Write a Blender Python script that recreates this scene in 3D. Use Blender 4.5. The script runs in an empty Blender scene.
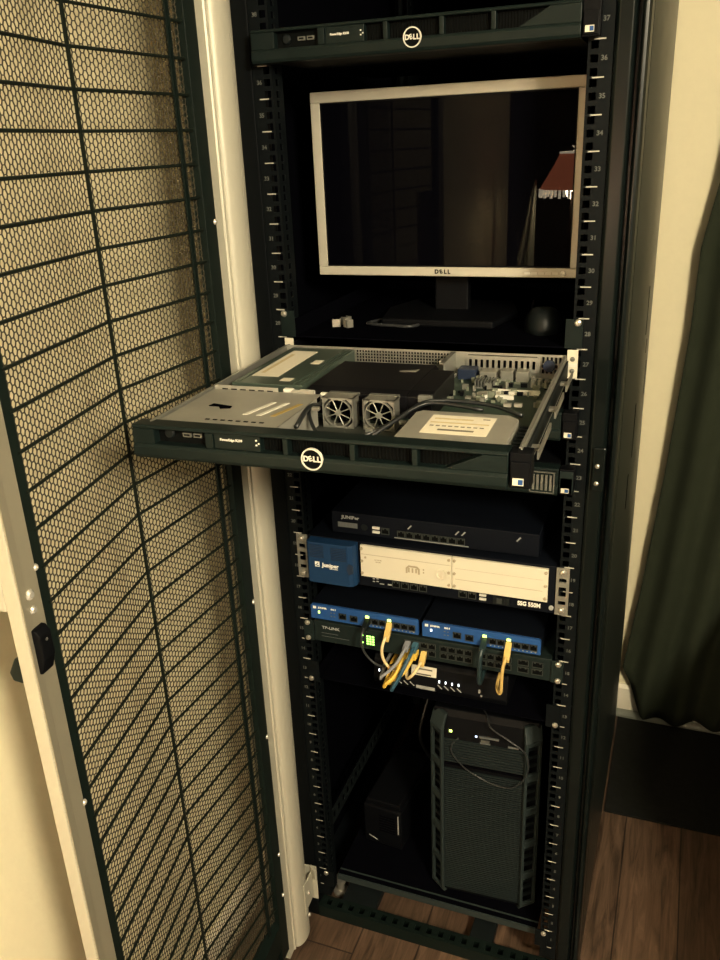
import bpy, math, random
from mathutils import Vector, Matrix
random.seed(7)
S = bpy.context.scene
COL = S.collection
PI = math.pi

# ------------------------------------------------------------------ materials
def mat(name, col, rough=0.5, metal=0.0, emit=None, estr=0.0, var=0.0, vscale=40.0, bump=0.0, spec=0.5, trans=0.0):
    m = bpy.data.materials.new(name)
    m.use_nodes = True
    nt = m.node_tree
    b = nt.nodes['Principled BSDF']
    b.inputs['Base Color'].default_value = (*col, 1)
    b.inputs['Roughness'].default_value = rough
    b.inputs['Metallic'].default_value = metal
    b.inputs['Specular IOR Level'].default_value = spec
    if emit:
        b.inputs['Emission Color'].default_value = (*emit, 1)
        b.inputs['Emission Strength'].default_value = estr
    if var or bump:
        tc = nt.nodes.new('ShaderNodeTexCoord')
        nz = nt.nodes.new('ShaderNodeTexNoise')
        nz.inputs['Scale'].default_value = vscale
        nz.inputs['Detail'].default_value = 4
        nt.links.new(tc.outputs['Object'], nz.inputs['Vector'])
        if var:
            mx = nt.nodes.new('ShaderNodeMix'); mx.data_type = 'RGBA'
            mx.inputs['A'].default_value = (*[c * (1 - var) for c in col], 1)
            mx.inputs['B'].default_value = (*[min(1, c * (1 + var)) for c in col], 1)
            nt.links.new(nz.outputs['Fac'], mx.inputs['Factor'])
            nt.links.new(mx.outputs['Result'], b.inputs['Base Color'])
        if bump:
            bp = nt.nodes.new('ShaderNodeBump')
            bp.inputs['Strength'].default_value = bump
            bp.inputs['Distance'].default_value = 0.002
            nt.links.new(nz.outputs['Fac'], bp.inputs['Height'])
            nt.links.new(bp.outputs['Normal'], b.inputs['Normal'])
    return m

K = {}
K['rack'] = mat('rack black paint', (.0026, .0036, .0046), .5, spec=.1, var=.2, vscale=30, bump=.05)
K['post'] = mat('rack post satin paint', (.0030, .0052, .0050), .28, spec=.25, var=.15, vscale=12)
K['side'] = mat('side panel satin paint', (.0042, .0075, .0062), .36, spec=.45, var=.15, vscale=6)
K['rail'] = mat('rail black', (.0032, .0046, .0054), .5, spec=.08, var=.15)
K['inside'] = mat('rack inner black', (.0016, .0017, .0028), .8, spec=.0, var=.2)
K['mark'] = mat('rail white print', (.40, .385, .33), .6)
K['num'] = mat('rail numeral print', (.075, .082, .075), .6)
K['bezel'] = mat('bezel dark plastic', (.0050, .0098, .0094), .42, spec=.16, var=.12, vscale=60, bump=.05)
K['bezel2'] = mat('bezel recess plastic', (.0025, .0032, .0032), .6, spec=.05, var=.2, vscale=300)
K['black'] = mat('black plastic', (.0026, .0030, .0040), .5, spec=.08, var=.2)
K['blackm'] = mat('matte black', (.0018, .0018, .0026), .8, spec=.0, var=.2)
K['charcoal'] = mat('charcoal plastic', (.0062, .0088, .0095), .45, spec=.2, var=.15)
K['silver'] = mat('door silver paint', (.43, .415, .34), .45, metal=.12)
K['lip'] = mat('darker tan lip', (.27, .25, .19), .42, metal=.35)
K['darkframe'] = mat('door dark frame', (.0042, .0085, .0072), .5, spec=.15, var=.2)
K['meshsheet'] = mat('perforated sheet paint', (.05, .044, .030), .6, spec=.2, var=.15)
K['wire'] = mat('wire black', (.006, .009, .0065), .5, spec=.15, var=.15)
K['rivet'] = mat('rivet bright', (.75, .73, .66), .25, metal=.6)
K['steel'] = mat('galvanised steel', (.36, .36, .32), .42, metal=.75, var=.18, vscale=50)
K['cage'] = mat('drive cage steel', (.36, .355, .31), .5, metal=.55, var=.12, vscale=30)
K['steeld'] = mat('dull steel', (.16, .165, .15), .5, metal=.6, var=.2, vscale=40)
K['screw'] = mat('nickel screw', (.72, .70, .62), .28, metal=.85)
K['bezsilver'] = mat('monitor silver plastic', (.45, .43, .355), .38, metal=.1, var=.03)
K['screen'] = mat('monitor glass', (.0012, .0012, .0022), .0, spec=.05)
K['cream'] = mat('cream face plate', (.62, .585, .465), .5, var=.03)
K['creamd'] = mat('cream plate groove', (.36, .31, .21), .6)
K['thin'] = mat('thin dark lead', (.022, .024, .026), .28)
K['grille'] = mat('grille plastic', (.0090, .0140, .0150), .42, spec=.3)
K['frame2'] = mat('column grey green', (.0200, .0285, .0290), .42, spec=.3)
K['floordk'] = mat('dark floor sheet', (.010, .0105, .009), .9, var=.4, vscale=60, bump=.3, spec=.1)
K['blue'] = mat('deep blue plastic', (.008, .032, .085), .5, spec=.2, var=.1, vscale=60)
K['blue2'] = mat('steel blue face', (.014, .065, .22), .45, spec=.3, var=.12, vscale=60)
K['blued'] = mat('blue groove', (.005, .016, .04), .6)
K['navy'] = mat('navy black metal', (.0032, .0044, .0075), .5, spec=.08, var=.15)
K['green'] = mat('switch green grey', (.0085, .0145, .0142), .45, spec=.15, var=.12)
K['white'] = mat('white print', (.80, .79, .72), .5)
K['grey'] = mat('grey print', (.30, .31, .30), .5)
K['dimgrey'] = mat('dim grey print', (.10, .11, .11), .5)
K['port'] = mat('port hollow', (.002, .0025, .0025), .7, spec=.05)
K['portrim'] = mat('port shield', (.055, .065, .062), .4, metal=.6)
K['ledg'] = mat('green led', (.1, .5, .05), .4, emit=(.45, 1, .16), estr=2.6)
K['ledy'] = mat('yellow green led', (.3, .5, .05), .4, emit=(.75, 1, .18), estr=3.0)
K['ledw'] = mat('white led', (.6, .7, .8), .4, emit=(.85, .95, 1), estr=2.5)
K['ledb'] = mat('blue white led', (.5, .6, .9), .4, emit=(.6, .75, 1), estr=3)
K['paper'] = mat('paper label', (.66, .62, .50), .7, var=.06, vscale=200)
K['paper2'] = mat('yellowed label band', (.50, .42, .24), .7, var=.2, vscale=300)
K['ink'] = mat('label ink', (.12, .11, .08), .7)
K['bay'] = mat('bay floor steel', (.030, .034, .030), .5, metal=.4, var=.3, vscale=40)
K['pcb'] = mat('circuit board', (.018, .036, .026), .5, var=.35, vscale=120)
K['pcb2'] = mat('circuit parts', (.15, .165, .125), .45, var=.4, vscale=200)
K['vga'] = mat('blue connector', (.006, .014, .038), .5)
K['psu'] = mat('power supply lid', (.075, .105, .085), .38, metal=.5, var=.12, vscale=20)
K['gold'] = mat('brass strip', (.55, .40, .12), .4, metal=.5)
K['wht'] = mat('white plastic', (.62, .61, .54), .5)
K['shroud'] = mat('air shroud black', (.0045, .0045, .0055), .4, spec=.12, var=.2)
K['cy'] = mat('yellow cable', (.72, .47, .07), .5, var=.06)
K['cc'] = mat('cream cable', (.66, .52, .27), .5, var=.06)
K['cb'] = mat('teal blue cable', (.022, .075, .12), .45, var=.08)
K['cg'] = mat('grey cable', (.22, .23, .25), .5, var=.06)
K['cd'] = mat('dark cable', (.008, .010, .011), .4, var=.1)
K['cdt'] = mat('dark teal cable', (.012, .026, .030), .4, var=.08)
K['cy2'] = mat('amber cable', (.55, .38, .12), .5, var=.06)
K['plug'] = mat('amber plug', (.62, .44, .14), .4, var=.1)
K['plugb'] = mat('blue plug', (.05, .13, .18), .4)
K['curtain'] = mat('dark olive curtain', (.022, .027, .017), .9, spec=.1, var=.18, vscale=18, bump=.2)
K['shadecl'] = mat('burgundy shade', (.20, .05, .025), .8, emit=(.62, .17, .08), estr=20, var=.1)
K['glow'] = mat('lamp glow', (1, .9, .7), .5, emit=(1, .85, .60), estr=34)
K['globe'] = mat('ceiling globe', (1, .95, .85), .5, emit=(1, .83, .55), estr=1.0)
K['streak'] = mat('pale streak sheet', (.84, .90, .74), .9, var=.08)
K['dkwood'] = mat('dark walnut', (.035, .020, .012), .5, var=.3, vscale=10)
K['trim'] = mat('painted trim', (.74, .69, .56), .5, var=.03)
K['quarter'] = mat('grey green quarter round', (.16, .17, .14), .5, var=.1)

def wall_mat(name, col, bump=.25):
    m = mat(name, col, .85, var=.03, vscale=60, bump=bump)
    return m
K['wall'] = wall_mat('cream wall paint', (.75, .685, .475))
K['walldk'] = wall_mat('dark accent wall', (.012, .011, .010))
K['ceil'] = wall_mat('ceiling paint', (.42, .39, .33))
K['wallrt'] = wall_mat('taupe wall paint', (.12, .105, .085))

def floor_layer():
    m = bpy.data.materials.new('wood laminate'); m.use_nodes = True
    nt = m.node_tree; L = nt.links; b = nt.nodes['Principled BSDF']
    tc = nt.nodes.new('ShaderNodeTexCoord')
    mp = nt.nodes.new('ShaderNodeMapping')
    mp.inputs['Rotation'].default_value = (0, 0, PI / 2)
    mp.inputs['Location'].default_value = (-.51, .025, 0)
    L.new(tc.outputs['Object'], mp.inputs['Vector'])
    br = nt.nodes.new('ShaderNodeTexBrick')
    br.inputs['Scale'].default_value = 1
    br.inputs['Brick Width'].default_value = 1.2
    br.inputs['Row Height'].default_value = .128
    br.inputs['Mortar Size'].default_value = .0016
    br.offset = .37
    br.inputs['Color1'].default_value = (.135, .085, .056, 1)
    br.inputs['Color2'].default_value = (.082, .053, .036, 1)
    br.inputs['Mortar'].default_value = (.022, .014, .010, 1)
    L.new(mp.outputs['Vector'], br.inputs['Vector'])
    mp2 = nt.nodes.new('ShaderNodeMapping')
    mp2.inputs['Scale'].default_value = (38, 3.2, 1)
    L.new(tc.outputs['Object'], mp2.inputs['Vector'])
    nz = nt.nodes.new('ShaderNodeTexNoise')
    nz.inputs['Scale'].default_value = 1.6; nz.inputs['Detail'].default_value = 8
    nz.inputs['Roughness'].default_value = .65; nz.inputs['Distortion'].default_value = 1.2
    L.new(mp2.outputs['Vector'], nz.inputs['Vector'])
    cr = nt.nodes.new('ShaderNodeValToRGB')
    cr.color_ramp.elements[0].position = .33; cr.color_ramp.elements[0].color = (.32, .30, .28, 1)
    cr.color_ramp.elements[1].position = .68; cr.color_ramp.elements[1].color = (1.3, 1.25, 1.2, 1)
    L.new(nz.outputs['Fac'], cr.inputs['Fac'])
    mx = nt.nodes.new('ShaderNodeMix'); mx.data_type = 'RGBA'; mx.blend_type = 'MULTIPLY'
    mx.inputs['Factor'].default_value = 1
    L.new(br.outputs['Color'], mx.inputs['A']); L.new(cr.outputs['Color'], mx.inputs['B'])
    L.new(mx.outputs['Result'], b.inputs['Base Color'])
    b.inputs['Roughness'].default_value = .48
    bp = nt.nodes.new('ShaderNodeBump'); bp.inputs['Strength'].default_value = .15; bp.inputs['Distance'].default_value = .002
    L.new(nz.outputs['Fac'], bp.inputs['Height']); L.new(bp.outputs['Normal'], b.inputs['Normal'])
    return m
K['floor'] = floor_layer()

# ------------------------------------------------------------------ mesh builder
_tcache = {}
def text_geo(body, size, bold=0.0, ext=0.0):
    key = (body, round(size, 5), round(bold, 5), ext)
    if key not in _tcache:
        cu = bpy.data.curves.new('t', 'FONT'); cu.body = body; cu.size = size
        cu.align_x = 'CENTER'; cu.align_y = 'CENTER'; cu.offset = bold; cu.extrude = ext; cu.resolution_u = 3
        ob = bpy.data.objects.new('t', cu); COL.objects.link(ob)
        dg = bpy.context.evaluated_depsgraph_get()
        me = ob.evaluated_get(dg).to_mesh()
        _tcache[key] = ([tuple(v.co) for v in me.vertices], [tuple(p.vertices) for p in me.polygons])
        ob.evaluated_get(dg).to_mesh_clear()
        bpy.data.objects.remove(ob); bpy.data.curves.remove(cu)
    return _tcache[key]

class MB:
    def __init__(s): s.v = []; s.f = []; s.mi = []; s.cur = 0
    def add(s, vs, fs):
        n = len(s.v); s.v += [tuple(p) for p in vs]
        for f in fs: s.f.append([i + n for i in f]); s.mi.append(s.cur)
        return s
    def m(s, i): s.cur = i; return s
    def box(s, x0, x1, y0, y1, z0, z1):
        vs = [(x, y, z) for x in (x0, x1) for y in (y0, y1) for z in (z0, z1)]
        return s.add(vs, [(0, 1, 3, 2), (4, 6, 7, 5), (0, 4, 5, 1), (2, 3, 7, 6), (0, 2, 6, 4), (1, 5, 7, 3)])
    def prism(s, poly, axis, a, b):
        # poly: list of 2-D points, in the two other axes (cyclic order kept), extruded from a to b
        def P(p, t):
            return {'x': (t, p[0], p[1]), 'y': (p[0], t, p[1]), 'z': (p[0], p[1], t)}[axis]
        n = len(poly)
        vs = [P(p, a) for p in poly] + [P(p, b) for p in poly]
        fs = [(i, (i + 1) % n, n + (i + 1) % n, n + i) for i in range(n)]
        fs += [tuple(range(n - 1, -1, -1)), tuple(range(n, 2 * n))]
        return s.add(vs, fs)
    def cyl(s, p0, p1, r, n=12, r1=None):
        p0, p1 = Vector(p0), Vector(p1); r1 = r if r1 is None else r1
        d = (p1 - p0).normalized(); a = d.orthogonal().normalized(); b = d.cross(a)
        vs = []
        for p, q in ((p0, r), (p1, r1)):
            for i in range(n):
                t = 2 * PI * i / n; vs.append(p + a * math.cos(t) * q + b * math.sin(t) * q)
        fs = [(i, (i + 1) % n, n + (i + 1) % n, n + i) for i in range(n)]
        fs += [tuple(range(n - 1, -1, -1)), tuple(range(n, 2 * n))]
        return s.add(vs, fs)
    def tube(s, pts, r, n=8, smooth=6):
        P = [Vector(p) for p in pts]
        if smooth > 1 and len(P) > 2:
            Q = []
            E = [P[0] * 2 - P[1]] + P + [P[-1] * 2 - P[-2]]
            for i in range(1, len(E) - 2):
                for k in range(smooth):
                    t = k / smooth; a, b, c, d = E[i - 1:i + 3]
                    Q.append(.5 * ((2 * b) + (c - a) * t + (2 * a - 5 * b + 4 * c - d) * t * t + (3 * b - a - 3 * c + d) * t ** 3))
            Q.append(P[-1]); P = Q
        t0 = (P[1] - P[0]).normalized(); a = t0.orthogonal().normalized()
        vs = []
        for i, p in enumerate(P):
            t = (P[min(i + 1, len(P) - 1)] - P[max(i - 1, 0)]).normalized()
            a = (a - t * a.dot(t)).normalized(); b = t.cross(a)
            for k in range(n):
                w = 2 * PI * k / n; vs.append(p + (a * math.cos(w) + b * math.sin(w)) * r)
        fs = []
        for i in range(len(P) - 1):
            for k in range(n):
                k2 = (k + 1) % n
                fs.append((i * n + k, i * n + k2, (i + 1) * n + k2, (i + 1) * n + k))
        fs += [tuple(range(n - 1, -1, -1)), tuple((len(P) - 1) * n + k for k in range(n))]
        return s.add(vs, fs)
    def lathe(s, prof, c=(0, 0, 0), axis='z', n=24):
        vs = []
        for (r, h) in prof:
            for k in range(n):
                w = 2 * PI * k / n; x, y = r * math.cos(w), r * math.sin(w)
                if axis == 'z': vs.append((c[0] + x, c[1] + y, c[2] + h))
                else: vs.append((c[0] + x, c[1] + h, c[2] + y))
        fs = []
        for i in range(len(prof) - 1):
            for k in range(n):
                k2 = (k + 1) % n; fs.append((i * n + k, i * n + k2, (i + 1) * n + k2, (i + 1) * n + k))
        fs += [tuple(range(n - 1, -1, -1)), tuple((len(prof) - 1) * n + k for k in range(n))]
        return s.add(vs, fs)
    def ring(s, c, ro, ri, y0, y1, n=32):
        # flat ring in the x-z plane
        vs = []
        for (r, y) in ((ro, y0), (ri, y0), (ri, y1), (ro, y1)):
            for k in range(n):
                w = 2 * PI * k / n; vs.append((c[0] + r * math.cos(w), y, c[1] + r * math.sin(w)))
        fs = []
        for j in range(4):
            j2 = (j + 1) % 4
            for k in range(n):
                k2 = (k + 1) % n; fs.append((j * n + k, j * n + k2, j2 * n + k2, j2 * n + k))
        return s.add(vs, fs)
    def text(s, body, size, x, y, z, bold=0.0, ext=.0002, rot=0.0, face='front', sx=1.0):
        vs, fs = text_geo(body, size, bold, ext)
        c, q = math.cos(rot), math.sin(rot); out = []
        for (a, b, d) in vs:
            a *= sx; a, b = a * c - b * q, a * q + b * c
            out.append((x + a, y - d, z + b) if face == 'front' else (x + a, y + b, z + d))
        return s.add(out, fs)
    def build(s, name, m, parent=None, bevel=0.0, smooth=False, seg=2, solid=0.0, loc=None):
        me = bpy.data.meshes.new(name); me.from_pydata(s.v, [], s.f); me.validate()
        ms = m if isinstance(m, (list, tuple)) else [m]
        for q in ms: me.materials.append(q)
        if len(ms) > 1 and len(me.polygons) == len(s.mi): me.polygons.foreach_set('material_index', s.mi)
        if smooth: me.polygons.foreach_set('use_smooth', [True] * len(me.polygons))
        me.update()
        o = bpy.data.objects.new(name, me); COL.objects.link(o)
        if parent: o.parent = parent
        if loc: o.location = loc
        if bevel:
            md = o.modifiers.new('b', 'BEVEL'); md.width = bevel; md.segments = seg; md.limit_method = 'ANGLE'
            md.harden_normals = False
        if solid:
            md = o.modifiers.new('s', 'SOLIDIFY'); md.thickness = solid; md.offset = 0
        return o

def build_each(mb, name, m, parent, **k):
    # one object per loose piece
    par = list(range(len(mb.v)))
    def fd(a):
        while par[a] != a: par[a] = par[par[a]]; a = par[a]
        return a
    for f in mb.f:
        for i in f[1:]: par[fd(i)] = fd(f[0])
    gr = {}
    for f, mi in zip(mb.f, mb.mi): gr.setdefault(fd(f[0]), []).append((f, mi))
    for fs in gr.values():
        q = MB(); ids = {}
        for f, mi in fs:
            for i in f:
                if i not in ids: ids[i] = len(q.v); q.v.append(mb.v[i])
            q.f.append([ids[i] for i in f]); q.mi.append(mi)
        q.build(name, m, parent, **k)
def thing(name, loc, label, cat, rz=0.0, group=None):
    o = bpy.data.objects.new(name, None); COL.objects.link(o)
    o.location = loc; o.rotation_euler = (0, 0, rz); o.empty_display_size = .05
    o['label'] = label; o['category'] = cat
    if group: o['group'] = group
    return o
def tag(o, label, cat, group=None):
    o['label'] = label; o['category'] = cat
    if group: o['group'] = group
    return o
def struct(name, mb, m, **k):
    o = mb.build(name, m, **k); o['kind'] = 'structure'; return o
def inst(src, parent, loc):
    o = src.copy(); COL.objects.link(o); o.parent = parent; o.location = loc; return o

U = .04445
Z0 = 1.7002
def tick(k): return Z0 - k * U

# ------------------------------------------------------------------ room
XL, YB = -.415, .94
struct('floor', MB().box(XL - .1, 2.7, -2.5, YB + .1, -.1, 0), K['floor'])
struct('wall_left', MB().box(XL - .1, XL, -2.5, YB + .1, 0, 2.5), K['wall'])
struct('wall_back', MB().box(XL, 2.6, YB, YB + .1, 0, 2.5), K['wall'])
struct('wall_right', MB().box(2.6, 2.7, -2.5, YB, 0, 2.5), K['wallrt'])
struct('wall_rear', MB().box(XL, 2.6, -2.5, -2.4, 0, 2.5), K['walldk'])
struct('ceiling', MB().box(XL - .1, 2.7, -2.5, YB + .1, 2.5, 2.6), K['ceil'])
struct('baseboard_back', MB().prism([(YB - .014, .018), (YB, .018), (YB, .098), (YB - .006, .098), (YB - .014, .088)], 'x', XL + .014, 2.6), K['trim'])
struct('baseboard_left', MB().prism([(XL, .0), (XL + .014, .0), (XL + .014, .088), (XL + .006, .098), (XL, .098)], 'y', -2.4, YB), K['trim'])
q = [(YB, 0), (YB, .018)] + [(YB - .014 - .016 * math.sin(a), .018 * math.cos(a)) for a in (0, .4, .8, 1.2, PI / 2)]
struct('trim_1', MB().prism(q, 'x', XL + .014, 2.6), K['quarter'])

# ------------------------------------------------------------------ rack cabinet
rack = thing('server_rack', (0, 0, 0), 'tall black steel server rack cabinet filled with equipment, its door swung open', 'rack')
RD = .85
def post(sx, y0, y1):
    b = MB()
    if sx > 0 and y0 < .1:
        prof = [(.2575, .004), (.2575, 0), (.262, -.004), (.279, -.004), (.2825, 0), (.2835, .012), (.2885, .012), (.2895, 0), (.2925, -.004), (.297, -.003), (.300, .002), (.300, .05), (.2575, .05)]
        b.prism(prof, 'z', 0, 2.02)
    else:
        b.prism([(sx * .2575, y0), (sx * .298, y0), (sx * .300, y0 + .003), (sx * .300, y1), (sx * .2575, y1)], 'z', 0, 2.02)
    return b
post(1, 0, .05).build('corner_post', K['post'], rack, bevel=.0012)
post(-1, 0, .05).build('corner_post', K['rack'], rack, bevel=.0015)
post(1, RD - .05, RD).build('corner_post', K['rack'], rack)
post(-1, RD - .05, RD).build('corner_post', K['rack'], rack)
b = MB().box(.2975, .3005, .05, RD, .03, 2.02)
sp = b.build('side_panel', K['side'], rack)
b = MB()
for (y, z0, z1) in ((.62, 1.19, 1.29), (.69, 1.135, 1.165), (.76, 1.02, 1.10), (.44, .98, 1.09), (.36, .90, .97)):
    b.box(.3004, .3012, y, y + .012, z0, z1)
build_each(b, 'slot', K['blackm'], sp)
MB().box(-.3005, -.2975, .05, RD, .03, 2.02).build('side_panel', K['inside'], rack)
MB().box(-.2575, .2575, RD - .008, RD - .004, .06, 2.0).build('rear_panel', K['inside'], rack)
MB().box(-.30, .30, 0, RD, 2.02, 2.05).build('top_panel', K['rack'], rack)
# base frame: front beam with holes, side beams, rear beam, two cross members
b = MB().box(-.2575, .2575, 0, .003, 0, .03)
hx = [(-.2575 + i * .0255) for i in range(21)]
b.box(-.2575, .2575, .003, .008, .028, .031).box(-.2575, .2575, .022, .030, .028, .031)
for i in range(21):
    b.box(hx[i], hx[i] + .014, .008, .022, .028, .031)
b.box(-.2575, .2575, .027, .030, 0, .03).box(-.2575, .2575, .003, .027, .001, .004)
b.build('front_beam', K['darkframe'], rack)
MB().box(-.2575, .2575, RD - .05, RD - .01, 0, .04).build('rear_beam', K['rack'], rack)
for sx in (-1, 1):
    MB().box(min(sx * .2975, sx * .262), max(sx * .2975, sx * .262), .05, RD - .05, 0, .04).build('side_beam', K['rack'], rack)
for x0, x1 in ((-.215, -.135), (.075, .125)):
    MB().box(x0, x1, .030, RD - .05, .012, .030).build('cross_member', K['charcoal'], rack, bevel=.002)
b = MB().lathe([(.0, 0), (.017, 0), (.017, .006), (.008, .010), (.008, .03), (.013, .032), (.013, .042), (0, .043)], (-.235, .075, .0), n=20)
b.build('levelling_foot', K['screw'], rack, smooth=False)
# mounting rails: front flange with square holes + side flange with square holes
def rail(sx, y0, sgn, marks):
    x_in, x_h0, x_h1, x_out = .2252, .2285, .2385, .2565
    z0, z1 = tick(36) - .03, tick(-6)
    hz = []
    k = 36
    while k > -6:
        zc = tick(k)
        hz += [zc + .00635, zc + .022225, zc + .0381]; k -= 1
    def X(a, c): return (min(sx * a, sx * c), max(sx * a, sx * c))
    b = MB()
    ya, yb = y0, y0 + .0022 * sgn
    ya, yb = min(ya, yb), max(ya, yb)
    b.box(*X(x_in, x_h0), ya, yb, z0, z1).box(*X(x_h1, x_out), ya, yb, z0, z1)
    cuts = [z0] + [c for h in hz for c in (h - .00475, h + .00475)] + [z1]
    for i in range(0, len(cuts), 2): b.box(*X(x_h0, x_h1), ya, yb, cuts[i], cuts[i + 1])
    # side flange
    d0, d1, d2, d3 = [y0 + t * sgn for t in (.0022, .012, .022, .036)]
    def Y(a, c): return (min(a, c), max(a, c))
    b.box(*X(x_in, x_in + .002), *Y(d0, d1), z0, z1).box(*X(x_in, x_in + .002), *Y(d2, d3), z0, z1)
    for i in range(0, len(cuts), 2): b.box(*X(x_in, x_in + .002), *Y(d1, d2), cuts[i], cuts[i + 1])
    o = b.build('mounting_rail', K['rail'], rack)
    if marks:
        for k in range(-2, 37):
            MB().box(*X(.2322, .2472), y0 - .0004, y0 - .00002, tick(k) - .0008, tick(k) + .0008).build('unit_mark', K['mark'], o)
            if k > -2: MB().text(str(37 - k), .0085, sx * .2462, y0 - .0001, tick(k) + U / 2, .0002).build('unit_number', K['num'], o)
    return o
for sx in (-1, 1):
    rail(sx, 0, 1, True)
    rail(sx, .70, -1, False)
# perforated depth brackets between the rails, low on each side
for sx in (-1, 1):
    b = MB()
    x0, x1 = sorted((sx * .243, sx * .2455))
    for z0, z1 in ((.196, .206), (.226, .236)): b.box(x0, x1, .04, .66, z0, z1)
    for i in range(24):
        y = .04 + i * .0265; b.box(x0, x1, y, y + .012, .206, .226)
    b.build('depth_bracket', K['charcoal'], rack)
b = MB().box(.266, .284, -.010, -.004, 1.085, 1.155); c = MB()
b.build('strike_plate', K['post'], rack, bevel=.002)
for z in (1.098, 1.126): c.lathe([(.0035, 0), (.0035, -.002), (.002, -.003)], (.273, -.010, z), 'y', 12)
build_each(c, 'screw', K['screw'], rack)

# screws shared mesh
def screw_mesh():
    b = MB().lathe([(.0052, 0), (.0052, -.0012), (.0042, -.0030), (.0022, -.0038)], (0, 0, 0), 'y', 14)
    o = b.build('mounting_screw', K['screw'], smooth=False)
    return o
_screw = [None]
def screw(parent, x, y, z):
    if _screw[0] is None:
        o = screw_mesh(); o.parent = parent; o.location = (x, y, z); _screw[0] = o; return o
    return inst(_screw[0], parent, (x, y, z))

# ------------------------------------------------------------------ rack door
th = math.radians(-86.5)
door = thing('rack_door', (-.27, 0, 0), 'open silver framed rack door with black perforated mesh, standing at the left', 'door', rz=th)
DZ0, DZ1 = .03, 1.98
prof = [(.141, .001), (.119, .001), (.117, .004), (.114, .004), (.112, .001)]
for i in range(33):
    a = PI * i / 32
    prof.append((.080 + .031 * math.cos(a), .002 + .016 * math.sin(a)))
prof += [(.049, -.03), (.141, -.03)]
MB().prism(prof, 'z', DZ0, DZ1).build('hinge_stile', K['silver'], door, bevel=.0006)
latch_stile = MB().box(.627, .660, -.020, -.0022, DZ0, DZ1).build('latch_stile', K['silver'], door, bevel=.0015)
MB().prism([(.6262, -.0050), (.6262, -.0080), (.6275, -.0080), (.6275, -.0021), (.6590, -.0021), (.6590, -.0004)], 'z', DZ0 + .001, DZ1 - .001).build('stile_lip', K['lip'], latch_stile)  # inner face of the stile, toned darker and tanner than the rest
# dark inner frame that clamps the mesh
MB().box(.141, .174, -.014, .0015, .06, DZ1 - .03).build('inner_frame', K['darkframe'], door, bevel=.001)
MB().box(.6115, .6262, -.016, -.0035, .06, DZ1 - .03).build('inner_frame', K['darkframe'], door, bevel=.001)
MB().prism([(-.016, .10), (.0015, .10), (.0015, .158), (-.010, .172), (-.016, .172)], 'x', .174, .612).build('inner_frame', K['darkframe'], door)
MB().box(.174, .612, -.016, .0015, DZ1 - .09, DZ1 - .03).build('inner_frame', K['darkframe'], door)
MB().box(.141, .627, -.035, -.008, .04, .10).build('bottom_rail', K['black'], door, bevel=.002)
MB().box(.141, .627, -.03, .0, DZ1 - .03, DZ1).build('top_rail', K['silver'], door, bevel=.002)
KX, KY = .391, -.032
def bend(x):
    if x < KX: return -.004 + (KY + .004) * (x - .165) / (KX - .165)
    return KY + (-.004 - KY) * (x - KX) / (.62 - KX)
# perforated sheet: honeycomb
s = .0056; ax, az = .80, .915; cw = 1.5 * s * ax; rh = s * math.sqrt(3) * az; f = .84
mv = []; mf = []; vid = {}
def vkey(x, z):
    k = (round(x * 1e5), round(z * 1e5))
    for dx in (-1, 0, 1):
        for dz in (-1, 0, 1):
            if (k[0] + dx, k[1] + dz) in vid: return vid[(k[0] + dx, k[1] + dz)]
    vid[k] = len(mv); mv.append((x, bend(x) - .004, z)); return vid[k]
nc = int((.618 - .168) / cw); nr = int((1.915 - .155) / rh)
for i in range(nc):
    for j in range(nr):
        cx = .168 + cw * (i + .5); cz = .16 + rh * (j + .5 + (.5 if i % 2 else 0))
        if cz > 1.91: continue
        o = [vkey(cx + s * ax * math.cos(PI / 3 * k), cz + s * az * math.sin(PI / 3 * k)) for k in range(6)]
        base = len(mv)
        for k in range(6):
            x = cx + f * s * ax * math.cos(PI / 3 * k); mv.append((x, bend(x) - .004, cz + (f + .03) * s * az * math.sin(PI / 3 * k)))
        for k in range(6):
            k2 = (k + 1) % 6; mf.append((o[k], o[k2], base + k2, base + k))
mb = MB(); mb.v = mv; mb.f = mf; mb.mi = [0] * len(mf)
mb.build('perforated_panel', K['meshsheet'], door, solid=.0010)
# stiffening wires
k = -3
while True:
    z = 1.743 - .0427 * k
    if z < .19: break
    MB().tube([(.150, bend(.150) + .001, z), (KX, KY + .001, z), (.616, bend(.616) + .001, z)], .0021, 6, 1).build('horizontal_wire', K['wire'], door)
    k += 1
MB().box(KX - .0021, KX + .0021, KY + .002, KY + .005, .165, DZ1 - .08).build('vertical_bar', K['wire'], door)
MB().box(.200, .2085, bend(.205) + .001, bend(.205) + .004, .165, DZ1 - .08).build('vertical_bar', K['darkframe'], door)
rv = [(.146, z) for z in (1.78, 1.495, .88, .60, .32, .215)] + [(.626, z) for z in (1.62, 1.193, .88, .52)]
r0 = None
for (x, z) in rv:
    if r0 is None:
        r0 = MB().lathe([(.0042, -.001), (.0042, .001), (.003, .003), (.0012, .0038)], (0, 0, 0), 'y', 12).build('rivet', K['rivet'], door, smooth=True); r0.location = (x, .0012, z)
    else: inst(r0, door, (x, (.0012 if x < .5 else -.0038), z))
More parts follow.
